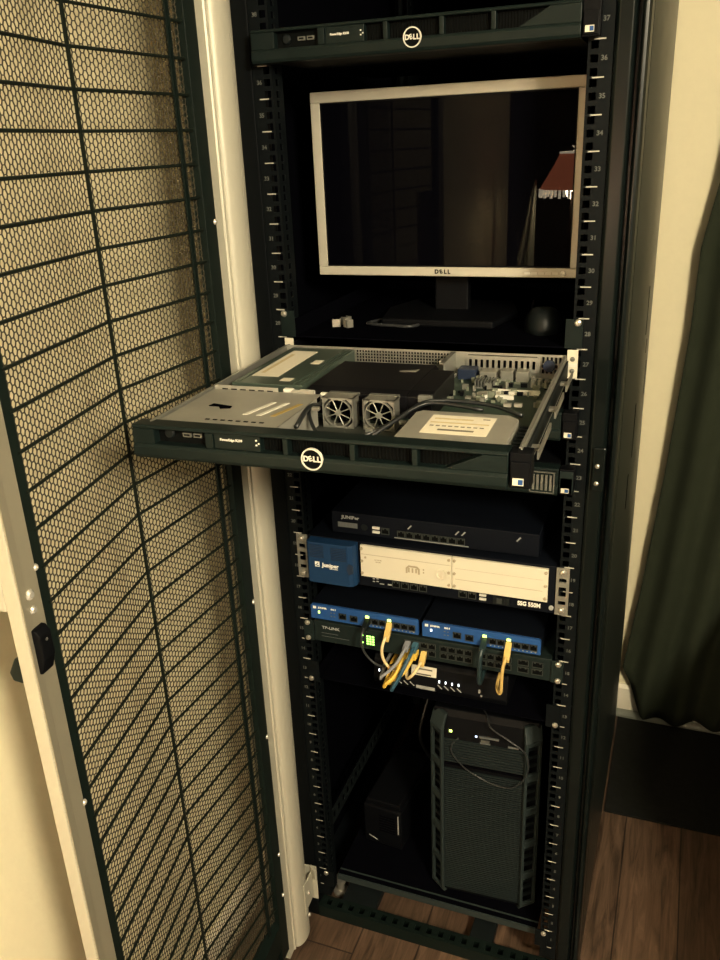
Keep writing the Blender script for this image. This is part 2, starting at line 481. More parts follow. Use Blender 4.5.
# latch on the free stile
hh = MB().prism([(.608, -.020), (.6595, -.020), (.6595, -.052), (.652, -.057), (.615, -.057), (.608, -.051)], 'z', 1.155, 1.47).build('handle_housing', K['silver'], door, bevel=.002)
b = MB()
b.prism([(-.020, 1.066), (-.020, 1.100), (-.027, 1.097), (-.037, 1.078), (-.034, 1.068)], 'x', .636, .6585)
b.build('lever', K['darkframe'], hh, bevel=.002)
lt = MB().prism([(-.0035, 1.078), (.002, 1.078), (.008, 1.096), (.008, 1.124), (.003, 1.132), (-.0035, 1.132)], 'x', .634, .653).build('latch', K['black'], door, bevel=.0015)
c = MB()
for z, r in ((1.118, .0035), (1.152, .0045), (1.170, .006)): c.lathe([(r, 0), (r, .014 if z < 1.14 else .007), (r * .6, .016 if z < 1.14 else .009)], (.643, -.008, z), 'y', 12)
build_each(c, 'screw', K['rivet'], lt)
# lower hinge bracket
hb = MB().box(.040, .085, .018, .0205, .105, .175).box(.036, .0385, -.012, .030, .095, .185)
hb.prism([(.036, .018), (.042, .018), (.056, .034), (.052, .036)], 'z', .165, .188)
hb = hb.build('hinge_bracket', K['silver'], door, bevel=.0008)
c = MB()
for (x, z) in ((.066, .14), (.072, .085)): c.lathe([(.004, 0), (.004, .003), (.002, .004)], (x, .020, z), 'y', 12)
build_each(c, 'screw', K['rivet'], hb)

# ------------------------------------------------------------------ rack servers (front bezels)
def make_bezel(p, yf, h=.0432, right_grille=False, title='PowerEdge R210', W=.2185, WL=.2413, lx=0.0):
    """front bezel; local z from 0, front plane yf, back at yf+.024"""
    yb = yf + .024
    b = MB()
    lo = [(yf, .0), (yf - .0025, .004), (yf - .0025, .014), (yf, .0175), (yb, .0175), (yb, .0)]
    b.prism(lo, 'x', -WL, W)
    b.prism([(yf + .001, h - .0045), (yf, h - .003), (yf + .002, h), (yb, h), (yb, h - .0045)], 'x', -WL, W)
    # uprights between the windows
    for (x0, x1) in ((-WL, -.205), (-.138, -.128), (-.042, -.036), (.036, .042), (.105, .111)):
        b.box(x0, x1, yf, yb, .0175, h - .0045)
    # right cheek with a slanted edge
    b.prism([(.140, .0175), (W, .0175), (W, h - .0045), (.180, h - .0045)], 'y', yf, yb)
    b.box(-.1275, -.070, yf + .002, yb, .0175, h - .0045)
    o = b.build('bezel', K['bezel'], p, bevel=.0007)
    g = MB().box(-.206, .181, yf + .012, yb - .002, .0170, h - .004)
    for i in range(60):
        x = -.066 + i * .0040
        g.box(x, x + .0012, yf + .010, yf + .0125, .0175, h - .0045)
    g.build('vent_grille', K['bezel2'], o)
    lg = MB().ring((lx, .0165),   .0126, .0111, yf - .0045, yf - .001, 40)
    lg.lathe([(.0112, 0), (.0112, -.0005)], (lx, yf - .0028, .0165), 'y', 28)
    lg.mi = [0] * (4 * 40) + [1] * (len(lg.f) - 160)
    lg = lg.build('emblem', [K['wht'], K['bezel2']], o)
    t = MB()
    ty = yf - .0036
    t.text('D', .0086, lx - .0072, ty, .0165, .00035, sx=1.0)
    t.text('E', .0080, lx - .0020, ty, .0168, .00035, rot=.38)
    t.text('L', .0086, lx + .0032, ty, .0165, .00035)
    t.text('L', .0086, lx + .0080, ty, .0165, .00035)
    t.build('lettering', K['wht'], lg)
    t = MB().text(title, .0040, -.106, yf + .0018, .029, .0001)
    for (x, z) in ((-.0745, .031), (-.0715, .0275), (-.0745, .0255)): t.box(x - .0009, x + .0009, yf + .001, yf + .0022, z - .0008, z + .0008)
    t.build('lettering', K['white'], o)
    c = MB().lathe([(.0065, 0), (.0065, -.003), (.005, -.0045)], (-.190, yf + .013, .029), 'y', 20)
    c.build('power_button', K['charcoal'], o)
    c = MB()
    for x in (-.172, -.158): c.box(x, x + .011, yf + .009, yf + .0125, .026, .031)
    c.m(1)
    for x in (-.170, -.156): c.box(x, x + .007, yf + .0085, yf + .0092, .0275, .0295)
    c.build('usb_port', [K['steeld'], K['port']], o)
    # right ear with latch and badge
    e = MB().box(W + .001, W + .0228, yf + .004, yb, .001, h - .001).box(W + .0025, W + .0215, yf + .001, yf + .004, .003, .030)
    e = e.build('latch', K['black'], p, bevel=.0008)
    q = MB().box(W + .005, W + .016, yf - .0002, yf + .001, .0055, .0130)
    q.m(1).box(W + .0105, W + .0155, yf - .0006, yf - .0001, .0065, .0120)
    q.build('badge', [K['paper'], K['blue2']], e)
    if right_grille:
        e2 = MB()
        for z in (.004, .037): e2.box(.176, .214, yf - .004, yf - .0005, z, z + .0014)
        for x in (.176, .212): e2.box(x, x + .0016, yf - .004, yf - .0005, .004, .038)
        for i in range(5): e2.box(.180 + i * .0065, .1835 + i * .0065, yf - .003, yf - .0005, .008, .033)
        e2.build('vent_door', K['steeld'], o)
    return o

def rack_server(k, label, group, rg=False, depth=.42):
    p = thing('rack_server', (0, 0, tick(k) + .0006), label, 'server', group=group)
    MB().box(-.2165, .2165, .0, depth, .0005, .0425).build('chassis', K['black'], p)
    make_bezel(p, -.0265, right_grille=rg)
    return p
G_SRV = 'one unit servers in the rack'
srv_top = rack_server(0, 'black closed server with round emblem, mounted above the monitor', G_SRV)
srv_mid = rack_server(12, 'dark server directly below the pulled out one, only its right end showing', G_SRV)
srv_low = rack_server(14, 'lower server with a ribbed vent by its right latch, above the network gear', G_SRV, True)
b = MB().box(.2205, .2405, -.0255, -.0228, .0045, .040)
b.build('latch_cover', K['green'], srv_low, bevel=.0008)
b = MB().box(.2250, .2350, -.0266, -.0254, .006, .0125).m(1).box(.2305, .2345, -.0270, -.0265, .007, .0115)
b.build('badge', [K['paper'], K['blue2']], srv_low)

# ------------------------------------------------------------------ pulled out open server
ps = thing('open_server', (.006, -.040, 1.2575), 'open lidless server slid far out of the rack showing its inside', 'server', rz=math.radians(1.6), group=G_SRV)
F = -.396    # front of the chassis
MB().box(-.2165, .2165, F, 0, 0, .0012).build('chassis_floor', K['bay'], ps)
ch = MB()
ch.box(-.217, -.2155, F, 0, 0, .041).box(.2155, .217, F, 0, 0, .041)
ch.box(-.217, .217, F, F + .0012, 0, .036)
ch.box(.2135, .217, F, 0, .0405, .0415).box(-.217, -.2135, F, 0, .0405, .0415)
chs = ch.build('chassis', K['steel'], ps)
# rear wall with perforations (left) and expansion slot (right)
b = MB()
b.box(-.10, .056, -.0012, 0, .001, .020).box(-.10, .056, -.0012, 0, .0375, .041)
n = 34
for i in range(n + 1):
    x = -.10 + i * .156 / n; b.box(x - .0009, x + .0009, -.0012, 0, .020, .0375)
for z in (.0245, .029, .0335): b.box(-.10, .056, -.0012, 0, z - .0007, z + .0007)
b.box(.056, .217, -.0012, 0, .001, .0135).box(.056, .217, -.0012, 0, .0375, .041)
for i in range(24):
    x = .180 + (i % 6) * .006
    if i < 18: b.box(x, x + .003, -.0012, 0, .0135, .0375)
b.box(.056, .075, -.0012, 0, .0135, .0375).box(.176, .180, -.0012, 0, .0135, .0375)
for z in (.0195, .0265): b.box(.180, .217, -.0012, 0, z, z + .0022)
b.build('rear_wall', K['steel'], ps)
b = MB().box(.073, .178, -.004, -.0014, .0145, .019).box(.073, .178, -.004, -.0014, .031, .0365)
for i in range(13): b.box(.073 + i * .0084, .0772 + i * .0084, -.004, -.0014, .019, .031)
b.build('slot_cover', K['steel'], ps)
MB().box(-.217, -.10, -.0012, 0, .001, .041).build('rear_wall', K['steel'], ps)
# riser bracket between shroud and board
b = MB().box(.0555, .0570, -.075, -.002, .004, .041).box(.050, .0570, -.075, -.002, .0398, .041).box(.046, .0555, -.060, -.050, .026, .041).box(.058, .070, -.072, -.052, .018, .022)
b.build('riser_bracket', K['steel'], ps, bevel=.0006)
# power supply
su = MB().box(-.2050, -.1010, -.213, -.004, .0015, .0385).build('power_supply', K['psu'], ps, bevel=.0012)
b = MB().box(-.1990, -.1950, -.207, -.010, .0385, .0394).box(-.1165, -.1145, -.207, -.012, .0385, .0398).box(-.1085, -.1065, -.207, -.012, .0385, .0398)
build_each(b, 'lid_ridge', K['psu'], su)
b = MB().box(-.192, -.152, -.176, -.028, .0386, .0389)
b.m(1).box(-.186, -.180, -.16, -.05, .0389, .0390)
b.m(0).box(-.135, -.122, -.100, -.078, .0386, .0389).box(-.142, -.126, -.195, -.180, .0386, .0389)
b.build('paper_label', [K['paper'], K['paper2']], su)
b = MB().box(-.200, -.150, -.2165, -.2135, .022, .030)
for i in range(4): b.box(-.1985 + i * .012, -.190 + i * .012, -.219, -.2165, .020, .030)
b.build('connector', K['wht'], su)
# drive cage at the front left
cg = MB().box(-.2120, -.0600, -.384, -.246, .0375, .0388).box(-.2120, -.2105, -.384, -.246, .002, .0388).box(-.0615, -.0600, -.384, -.262, .002, .0388)
cg.box(-.2120, -.060, -.3845, -.383, .010, .0388).box(-.212, -.120, -.2475, -.2455, .004, .044).box(-.100, -.070, -.2475, -.2455, .004, .043)
cg = cg.build('drive_cage', K['cage'], ps, bevel=.0008)
b = MB()
b.prism([(-.178, -.312), (-.150, -.318), (-.148, -.326), (-.160, -.330), (-.166, -.322), (-.180, -.322)], 'z', .0388, .0396)
for i in range(8): b.box(-.158 + i * .010, -.1525 + i * .010, -.372, -.369, .0388, .0392)
for i in range(6): b.box(-.200 + i * .013, -.192 + i * .013, -.2485, -.247, .028, .040)
build_each(b, 'cage_slot', K['blackm'], cg)
b = MB()
for i in range(3):
    x = -.122 + i * .018; b.m(1 if i == 2 else 0)
    b.prism([(x, -.345), (x + .006, -.345), (x + .020, -.292), (x + .014, -.292)], 'z', .0388, .0393)
build_each(b, 'contact_strip', [K['wht'], K['gold']], cg)
b = MB().box(-.115, -.101, -.244, -.236, .020, .0425).box(-.094, -.072, -.244, -.236, .020, .0415).box(-.064, -.052, -.244, -.236, .026, .0395)
build_each(b, 'cable_clip', K['wht'], ps, bevel=.002)
# fans
def fan(cx):
    y = -.262; hs = .0205; zc = .0205
    fr = MB()
    fr.box(cx - hs, cx - hs + .0018, y, y + .022, .0015, .040).box(cx + hs - .0018, cx + hs, y, y + .022, .0015, .040)
    fr.box(cx - hs, cx + hs, y, y + .022, .0015, .0035).box(cx - hs, cx + hs, y, y + .022, .038, .040)
    fr.ring((cx, zc), .0185, .0170, y - .0004, y + .003, 28)
    for sx in (-1, 1):
        for sz in (-1, 1): fr.prism([(cx + sx * hs, zc + sz * .0195), (cx + sx * .0100, zc + sz * .0195), (cx + sx * hs, zc + sz * .0095)], 'y', y, y + .003)
    for i in range(8):
        a = PI / 8 + PI / 4 * i
        fr.cyl((cx + .003 * math.cos(a), y + .001, zc + .003 * math.sin(a)), (cx + .0175 * math.cos(a), y + .001, zc + .0175 * math.sin(a)), .0007, 6)
    fr.lathe([(.0042, 0), (.0042, -.001)], (cx, y + .0015, zc), 'y', 16)
    fo = fr.build('cooling_fan', K['steel'], ps)
    bl = MB()
    for i in range(7):
        a = 2 * PI * i / 7
        p = [(cx + .005 * math.cos(a), y + .008, zc + .005 * math.sin(a)), (cx + .016 * math.cos(a), y + .008, zc + .016 * math.sin(a)), (cx + .016 * math.cos(a + .6), y + .014, zc + .016 * math.sin(a + .6)), (cx + .005 * math.cos(a + .6), y + .014, zc + .005 * math.sin(a + .6))]
        bl.add(p + [(q[0], q[1] + .001, q[2]) for q in p], [(0, 1, 2, 3), (7, 6, 5, 4), (0, 4, 5, 1), (1, 5, 6, 2), (2, 6, 7, 3), (3, 7, 4, 0)])
    bl.lathe([(.006, 0), (.006, .012)], (cx, y + .006, zc), 'y', 16)
    bl.build('fan_blade', K['blackm'], fo)
    return fo
fan(-.0330); fan(.0205)
# air shroud behind the fans
sh = MB().prism([(-.225, .003), (-.225, .036), (-.205, .0385), (-.075, .0385), (-.060, .030), (-.060, .003)], 'x', -.092, .046)
sh.prism([(-.225, .003), (-.225, .036), (-.205, .0385), (-.100, .0385), (-.100, .003)], 'x', .046, .078)
sh = sh.build('air_shroud', K['shroud'], ps, bevel=.0015)
MB().prism([(.005, -.118), (.030, -.105), (.028, -.118)], 'z', .0386, .0392).build('reflector_tab', K['steel'], sh)
b = MB().box(-.053, -.013, -.240, -.232, .036, .0405).box(.001, .040, -.240, -.232, .036, .0405).box(.062, .080, -.231, -.224, .030, .040)
build_each(b, 'fan_bracket', K['steeld'], ps, bevel=.0008)
# main board
pb = MB().box(-.095, .213, -.240, -.004, .0045, .0065).build('main_board', K['pcb'], ps)
b = MB(); random.seed(11)
for i in range(70):
    x = random.uniform(.064, .200); y = random.uniform(-.150, -.015)
    w = random.uniform(.002, .010); d = random.uniform(.002, .008); h = random.uniform(.001, .009)
    b.m(random.choice((0, 0, 0, 1, 2)))
    b.box(x, x + w, y, y + d, .0065, .0065 + h)
b.build('board_component', [K['pcb2'], K['steel'], K['black']], pb)
MB().box(.066, .092, -.030, -.006, .0065, .022).build('video_connector', K['vga'], pb, bevel=.001)
b = MB().box(.098, .122, -.028, -.005, .0065, .019).box(.128, .146, -.028, -.005, .0065, .021).box(.150, .168, -.028, -.005, .0065, .021)
build_each(b, 'rear_connector', K['steel'], pb, bevel=.0006)
MB().lathe([(.010, 0), (.010, .004), (.004, .005)], (.120, -.105, .0065), n=20).build('coin_cell', K['screw'], pb)
hs = MB().box(.100, .128, -.072, -.048, .0065, .009)
for i in range(7): hs.box(.100 + i * .0043, .1018 + i * .0043, -.072, -.048, .009, .018)
hs.build('heat_sink', K['steeld'], pb)
b = MB().box(.128, .192, -.083, -.079, .0065, .010).box(.128, .192, -.093, -.089, .0065, .010).box(.138, .162, -.118, -.113, .0065, .012)
build_each(b, 'memory_socket', K['wht'], pb)
b = MB()
for i in range(8): b.lathe([(.003, 0), (.003, .010), (.001, .0102)], (.178 + .009 * (i % 4), -.040 - .011 * (i // 4), .0065), n=12)
build_each(b, 'capacitor', K['steel'], pb)
MB().lathe([(.0085, 0), (.0085, -.006)], (.194, -.003, .026), 'y', 20).build('rear_port', K['vga'], ps)
# optical drive
od = MB().prism([(.078, -.386), (.198, -.386), (.198, -.300), (.186, -.287), (.084, -.287), (.078, -.295)], 'z', .025, .0395).build('optical_drive', K['cage'], ps, bevel=.0010)
b = MB().box(.101, .174, -.366, -.302, .0395, .0398)
b.m(1).box(.106, .150, -.318, -.313, .0398, .0400).box(.104, .170, -.331, -.327, .0398, .0400)
b.m(2).box(.118, .158, -.356, -.351, .0398, .0400).box(.160, .168, -.312, -.309, .0398, .0400)
for i in range(9): b.box(.106 + i * .007, .1105 + i * .007, -.342, -.339, .0398, .0400)
b.build('paper_label', [K['paper'], K['paper2'], K['ink']], od)
b = MB().box(.2005, .2115, -.388, -.300, .018, .030)
for i in range(8): b.box(.2005, .2115, -.386 + i * .011, -.381 + i * .011, .030, .034)
b.build('ribbed_guide', K['charcoal'], ps)
# dark wiring across the front bay
cb = MB()
cb.tube([(-.062, -.270, .034), (-.058, -.295, .028), (-.035, -.320, .012), (.005, -.322, .010), (.040, -.300, .020), (.066, -.270, .034), (.090, -.255, .039), (.150, -.262, .036)], .0024, 8)
cb.tube([(-.050, -.35, .020), (-.030, -.335, .014), (.015, -.33, .009), (.052, -.290, .026), (.082, -.250, .039), (.150, -.240, .036), (.196, -.262, .032)], .0026, 8)
cb.tube([(-.056, -.34, .026), (-.058, -.295, .036), (-.058, -.262, .030), (-.060, -.240, .030)], .003, 8)
cb.tube([(-.055, -.36, .024), (-.020, -.34, .018), (.03, -.35, .020), (.072, -.34, .022)], .003, 8)
build_each(cb, 'internal_wire', K['cd'], ps, smooth=True)
b = MB()
for (x, y, z) in ((.058, -.300, .024), (.070, -.322, .022), (-.052, -.300, .034), (.02, -.312, .016), (.172, -.252, .038), (.184, -.25, .038)): b.box(x, x + .009, y, y + .006, z, z + .004)
build_each(b, 'wire_clip', K['steel'], ps)
make_bezel(ps, F - .0140, h=.0400, W=.2050, WL=.2335, lx=-.0065)
# slide rails: inner members fixed to the chassis
for sx in (-1, 1):
    b = MB().box(*sorted((sx * .2175, sx * .2200)), F + .01, -.002, .010, .034)
    o = b.build('slide_member', K['charcoal'], ps, bevel=.0006)
    c = MB()
    for (y0, y1) in ((-.375, -.275), (-.235, -.150), (-.120, -.045)): c.box(*sorted((sx * .2290, sx * .2310)), y0, y1, .022, .030).box(*sorted((sx * .2201, sx * .2290)), y0 + .02, y0 + .03, .024, .028)
    build_each(c, 'slide_runner', K['screw'], o)
# outer slide rails stay bolted in the rack
for sx, lab in ((-1, 'steel slide rail in the rack holding the open server on the left'), (1, 'steel slide rail with pale bracket holding the open server on the right')):
    p = thing('slide_rail', (0, 0, tick(10)), lab, 'rail', group='slide rails of the open server')
    b = MB().box(*sorted((sx * .2228, sx * .2248)), .003, .60, .008, .036)
    for z in (.008, .034): b.box(*sorted((sx * .2200, sx * .2248)), .003, .60, z, z + .002)
    b.build('channel', K['black'], p)
    b = MB().box(*sorted((sx * .2195, sx * .2350)), -.0032, -.0006, .001, .0435)
    e = b.build('end_bracket', K['cream'], p, bevel=.0008)
    c = MB()
    for z in (.0300, .0125): c.lathe([(.0036, 0), (.0036, -.0006), (.0020, -.0016)], (sx * .2275, -.0032, z), 'y', 12)
    build_each(c, 'bracket_screw', K['steeld'], e)
    c = MB().box(*sorted((sx * .2215, sx * .2345)), -.0042, -.0032, .0185, .0235)
    c.build('bracket_tab', K['wht'], e)

# ------------------------------------------------------------------ monitor on its shelf
ms = thing('rack_shelf', (0, 0, 1.3003), 'black shelf tray carrying the monitor and mouse', 'shelf', group='shelves in the rack')
b = MB().box(-.2165, .2165, .0, .46, .0005, .0025).box(-.2165, .2165, .46, .462, .0005, .02)
for sx in (-1, 1): b.box(*sorted((sx * .2145, sx * .2165)), .0, .46, .0025, .030)
b.build('tray', K['inside'], ms)
for sx in (-1, 1):
    MB().box(*sorted((sx * .2150, sx * .2395)), -.0026, -.0005, .001, .0435).build('mounting_ear', K['bezel'], ms, bevel=.0006)
    screw(ms, sx * .2325, -.0026, .0385)
mon = thing('monitor', (-.008, .145, 1.3028), 'silver framed flat screen monitor showing a dark screen, standing in the rack', 'monitor')
mw, mz0, mz1 = .2225, .076, .366
def frame(b, w, z0, z1, t, tb, y0, y1):
    return b.box(-w, w, y0, y1, z1 - t, z1).box(-w, w, y0, y1, z0, z0 + tb).box(-w, -w + t, y0, y1, z0 + tb, z1 - t).box(w - t, w, y0, y1, z0 + tb, z1 - t)
fr = MB(); frame(fr, mw, mz0, mz1, .0165, .0150, 0, .016)
fr = fr.build('screen_frame', K['bezsilver'], mon, bevel=.0015)
MB().box(-mw + .0155, mw - .0155, .0035, .006, mz0 + .0145, mz1 - .0155).build('screen', K['screen'], mon)
b = MB(); frame(b, mw - .0166, mz0 + .0151, mz1 - .0166, .002, .002, .0012, .0050)
b.build('inner_bezel', K['black'], mon)
b = MB().prism([(-mw + .004, .016), (mw - .004, .016), (mw - .004, .030), (mw - .05, .055), (-mw + .05, .055), (-mw + .004, .030)], 'z', mz0 + .004, mz1 - .004)
b.build('rear_housing', K['black'], mon, bevel=.003)
MB().prism([(-.030, .055), (.030, .055), (.030, .074), (-.030, .074)], 'z', .008, .25).build('stand_neck', K['black'], mon, bevel=.003)
b = MB().prism([(-.095, -.045), (.095, -.045), (.115, .06), (.09, .15), (-.09, .15), (-.115, .06)], 'z', 0, .012)
b.build('stand_base', K['black'], mon, bevel=.003)
t = MB()
t.text('D', .0092, -.0105, -.0004, mz0 + .0074, .0005); t.text('E', .0088, -.0030, -.0004, mz0 + .0075, .0005, rot=.38)
t.text('L', .0092, .0042, -.0004, mz0 + .0074, .0005); t.text('L', .0092, .0105, -.0004, mz0 + .0074, .0005)
t.build('lettering', K['black'], fr)
b = MB()
for i in range(5): b.box(.135 + i * .011, .144 + i * .011, -.0010, .0002, mz0 + .005, mz0 + .0085)
build_each(b, 'menu_button', K['wht'], fr)
MB().lathe([(.0042, 0), (.0042, -.0012), (.003, -.002)], (.196, .0, mz0 + .0070), 'y', 16).build('power_button', K['white'], fr)
ce = MB().tube([(-.075, .16, 1.305), (-.105, .10, 1.306), (-.10, .085, 1.3062), (-.06, .078, 1.3062), (-.02, .085, 1.306), (.0, .20, 1.306)], .0028, 8)
ce = ce.build('monitor_cable', K['thin'], smooth=True); ce.location = (-.02, .01, .0); tag(ce, 'thin dark cable curling on the shelf beneath the monitor', 'cable')
# mouse
prof = []
mo = MB(); nu, nv = 14, 8
vs = []; fs = []
for j in range(nv + 1):
    t = j / nv
    for i in range(nu):
        a = 2 * PI * i / nu
        rr = math.cos(t * PI / 2) ** .55
        vs.append((.030 * rr * math.cos(a), .052 * rr * math.sin(a), .036 * math.sin(t * PI / 2) * (1 - .25 * math.sin(a) * rr)))
for j in range(nv):
    for i in range(nu): fs.append((j * nu + i, j * nu + (i + 1) % nu, (j + 1) * nu + (i + 1) % nu, (j + 1) * nu + i))
fs.append(tuple(range(nu - 1, -1, -1)))
mouse = thing('computer_mouse', (.165, .115, 1.3030), 'black computer mouse on the shelf under the right end of the monitor', 'mouse', rz=.15)
mo.add(vs, fs).build('shell', K['charcoal'], mouse, smooth=True)
MB().cyl((-.003, -.030, .026), (.003, -.030, .026), .006, 14).build('scroll_wheel', K['black'], mouse)
b = MB().tube([(.0, .050, .008), (.0, .09, .004), (-.02, .15, .003), (-.02, .24, .003)], .0018, 6)
b.build('cord', K['cd'], mouse, smooth=True)
# cage nut clips lying on the shelf
cl = thing('cage_nut', (-.176, .080, 1.3030), 'bright cage nut with spring wings lying loose on the monitor shelf, left one', 'hardware', rz=.3, group='loose cage nuts')
def cagenut(p):
    b = MB()
    b.box(-.007, .007, -.006, -.0045, 0, .013).box(-.007, -.0055, -.006, .006, 0, .013).box(.0055, .007, -.006, .006, 0, .013)
    b.build('spring_cage', K['screw'], p, bevel=.0005)
    MB().ring((0, .0065), .0055, .0030, -.0044, .003, 12).build('nut', K['steel'], p)
cagenut(cl)
for (x, y, z, r, lab) in ((-.154, .078, 1.3030, -.7, 'loose cage nut at the right of the small pile on the monitor shelf'), (-.166, .100, 1.3030, 1.2, 'loose cage nut at the back of the small pile on the monitor shelf')):
    c = cl.copy(); COL.objects.link(c); c.location = (x, y, z); c.rotation_euler = (0, 0, r); c['label'] = lab
    for h in list(cl.children):
        d = h.copy(); COL.objects.link(d); d.parent = c

# ------------------------------------------------------------------ ports
def port_mesh(w, h, par):
    b = MB()
    t = .0012
    b.box(-w / 2, w / 2, -.0012, 0, h / 2 - t, h / 2).box(-w / 2, w / 2, -.0012, 0, -h / 2, -h / 2 + t).box(-w / 2, -w / 2 + t, -.0012, 0, -h / 2, h / 2).box(w / 2 - t, w / 2, -.0012, 0, -h / 2, h / 2)
    b.m(1).box(-w / 2 + t, w / 2 - t, -.0003, 0, -h / 2 + t, h / 2 - t)
    b.m(0).box(-w * .32, -w * .16, -.0010, 0, h * .20, h * .40).box(w * .16, w * .32, -.0010, 0, h * .20, h * .40)
    return b.build('ethernet_port', [K['portrim'], K['port']], par)
_port = {}
def port(par, x, y, z, w=.0140, h=.0125):
    k = (w, h)
    if k not in _port:
        o = port_mesh(w, h, par); o.location = (x, y, z); _port[k] = o; return o
    return inst(_port[k], par, (x, y, z))
def led(par, x, y, z, m, w=.002, h=.003, name='indicator_light'):
    return MB().box(x - w / 2, x + w / 2, y - .001, y, z - h / 2, z + h / 2).build(name, m, par)

# ------------------------------------------------------------------ slim black gateway on top
sr = thing('network_gateway', (.004, .020, tick(17) + .0008), 'slim black network gateway with eight ports, lying on the blue and cream firewall', 'network device')
bd = MB().box(-.184, .184, 0, .19, 0, .041).build('case', K['navy'], sr, bevel=.0015)
MB().text('JUNIPer', .0085, -.148, -.0002, .0315, .0002, sx=1.15).build('lettering', K['grey'], bd)
for i in range(8): port(sr, -.056 + i * .0152 + .002, 0, .0115)
MB().box(-.066, .066, -.0016, -.0002, .0035, .0046).build('port_bar', K['grey'], sr)
port(sr, -.083, 0, .0135, .0150, .0125)
b = MB().box(-.106, -.093, -.003, 0, .0165, .0205).box(-.106, -.093, -.003, 0, .0085, .0125); build_each(b, 'usb_port', K['wht'], sr)
MB().lathe([(.006, 0), (.006, -.001)], (-.122, 0, .016), 'y', 16).build('power_button', K['charcoal'], sr)
b = MB()
for x, z in ((-.038, .027), (.046, .027), (.057, .027), (.150, .029)): b.prism([(x - .004, z - .003), (x - .002, z - .004), (x + .004, z + .003), (x + .002, z + .004)], 'y', -.0015, 0)
build_each(b, 'clip', K['grey'], sr)
b = MB().box(-.172, -.135, -.0006, 0, .0120, .0215)
for i in range(6): b.box(-.170 + i * .006, -.1675 + i * .006, -.001, -.0005, .013, .0205)
b.build('status_panel', K['dimgrey'], sr)

# ------------------------------------------------------------------ blue and cream 2U firewall
fw = thing('firewall', (0, 0, tick(19) + .0006), 'two unit firewall with a blue module at left and two cream panels', 'network device')
MB().box(-.2200, .2200, .0, .36, 0, .087).build('case', K['navy'], fw, bevel=.001)
for sx in (-1, 1):
    b = MB(); xa, xb = sx * .2205, sx * .2413
    xm0, xm1 = sx * .2250, sx * .2370
    zs = [.001, .020, .027, .0355, .0525, .0615, .0685, .0875]
    b.box(*sorted((xa, xm0)), -.003, -.0006, .001, .0875).box(*sorted((xm1, xb)), -.003, -.0006, .001, .0875)
    for i in range(0, 8, 2): b.box(*sorted((xm0, xm1)), -.003, -.0006, zs[i], zs[i + 1])
    e = b.build('mounting_ear', K['steel'], fw)
    for z in (.0795, .0095): screw(fw, sx * .2315, -.003, z)
bm = MB().prism([(-.214, 0), (-.214, -.020), (-.210, -.024), (-.134, -.024), (-.127, -.021), (-.123, -.012), (-.1235, 0)], 'z', .006, .0860)
bm = bm.build('fan_module', K['blue'], fw, bevel=.0012)
b = MB()
for i in range(8): b.box(-.2075, -.180, -.0250, -.0238, .0575 + i * .0032, .0587 + i * .0032).box(-.166, -.137, -.0250, -.0238, .0555 + i * .0032, .0567 + i * .0032)
b.build('vent_slot', K['blued'], bm)
b = MB().prism([(-.1335, .030), (-.1255, .034), (-.1255, .048), (-.1335, .052), (-.1375, .041)], 'y', -.0246, -.0225)
b.build('finger_grip', K['blued'], bm)
t = MB().text('Juniper', .0105, -.168, -.0241, .0435, .0004, sx=1.05).text('NETWORKS', .0030, -.162, -.0241, .0375, .0001)
t.build('lettering', K['white'], bm)
t = MB().box(-.1975, -.1890, -.0246, -.0238, .0390, .0490).m(1).prism([(-.1960, .041), (-.1905, .0465), (-.1915, .0475), (-.197, .042)], 'y', -.0250, -.0244).box(-.1945, -.1900, -.0250, -.0244, .0405, .0420)
t.build('emblem', [K['white'], K['blue']], bm)
# cream plates
def plate(x0, x1, z0, z1):
    o = MB().box(x0, x1, -.006, -.0005, z0, z1).build('cream_panel', K['cream'], fw, bevel=.0005)
    return o
p1 = plate(-.1175, .0470, .0225, .0830)
b = MB().box(-.1165, .0460, -.0064, -.0058, .0660, .0667); b.lathe([(.0022, 0), (.0022, -.0003)], (-.1085, -.0060, .0600), 'y', 12)
build_each(b, 'panel_groove', K['creamd'], p1)
b = MB()
for x in (-.0300, -.0235, -.0170): b.box(x, x + .0030, -.0068, -.0058, .0430, .0515)
b.prism([(-.034, .0415), (-.031, .0415), (-.031, .050), (-.028, .0535), (-.015, .0535), (-.012, .050), (-.012, .0415), (-.009, .0415), (-.009, .0515), (-.0135, .0560), (-.0295, .0560), (-.034, .0515)], 'y', -.0075, -.0058)
for z in (.0500, .0445): b.box(-.0035, -.0010, -.0066, -.0058, z, z + .003)
b.build('power_inlet', K['creamd'], p1)
MB().ring((.0300, .0470), .0098, .0080, -.0085, -.006, 24).prism([(.0285, .040), (.0315, .040), (.0340, .054), (.0310, .054)], 'y', -.0090, -.0062).build('round_knob', K['cream'], p1)
t = MB().text('AC POWER', .0026, -.085, -.0061, .0575, .0001).text('100-240V', .0026, -.085, -.0061, .0535, .0001); t.build('lettering', K['creamd'], p1)
p2 = plate(.0480, .2080, .0225, .0830)
b = MB().box(.0535, .2000, -.0064, -.0058, .0420, .0427).box(.0535, .2000, -.0063, -.0058, .0625, .0629); build_each(b, 'panel_groove', K['creamd'], p2)
for pl, xs in ((p1, (-.1150, .0425)), (p2, (.0520, .2045))):
    for x in xs:
        for z in (.0290, .0525, .0765):
            c = MB().lathe([(.0027, 0), (.0027, -.0016), (.0015, -.0022)], (x, -.0060, z), 'y', 10); c.build('thumb_screw', K['creamd'], pl)
for i in range(4): port(fw, -.055 + i * .0165, 0, .0115)
for i in range(2): port(fw, .0650 + i * .0165, 0, .0115)
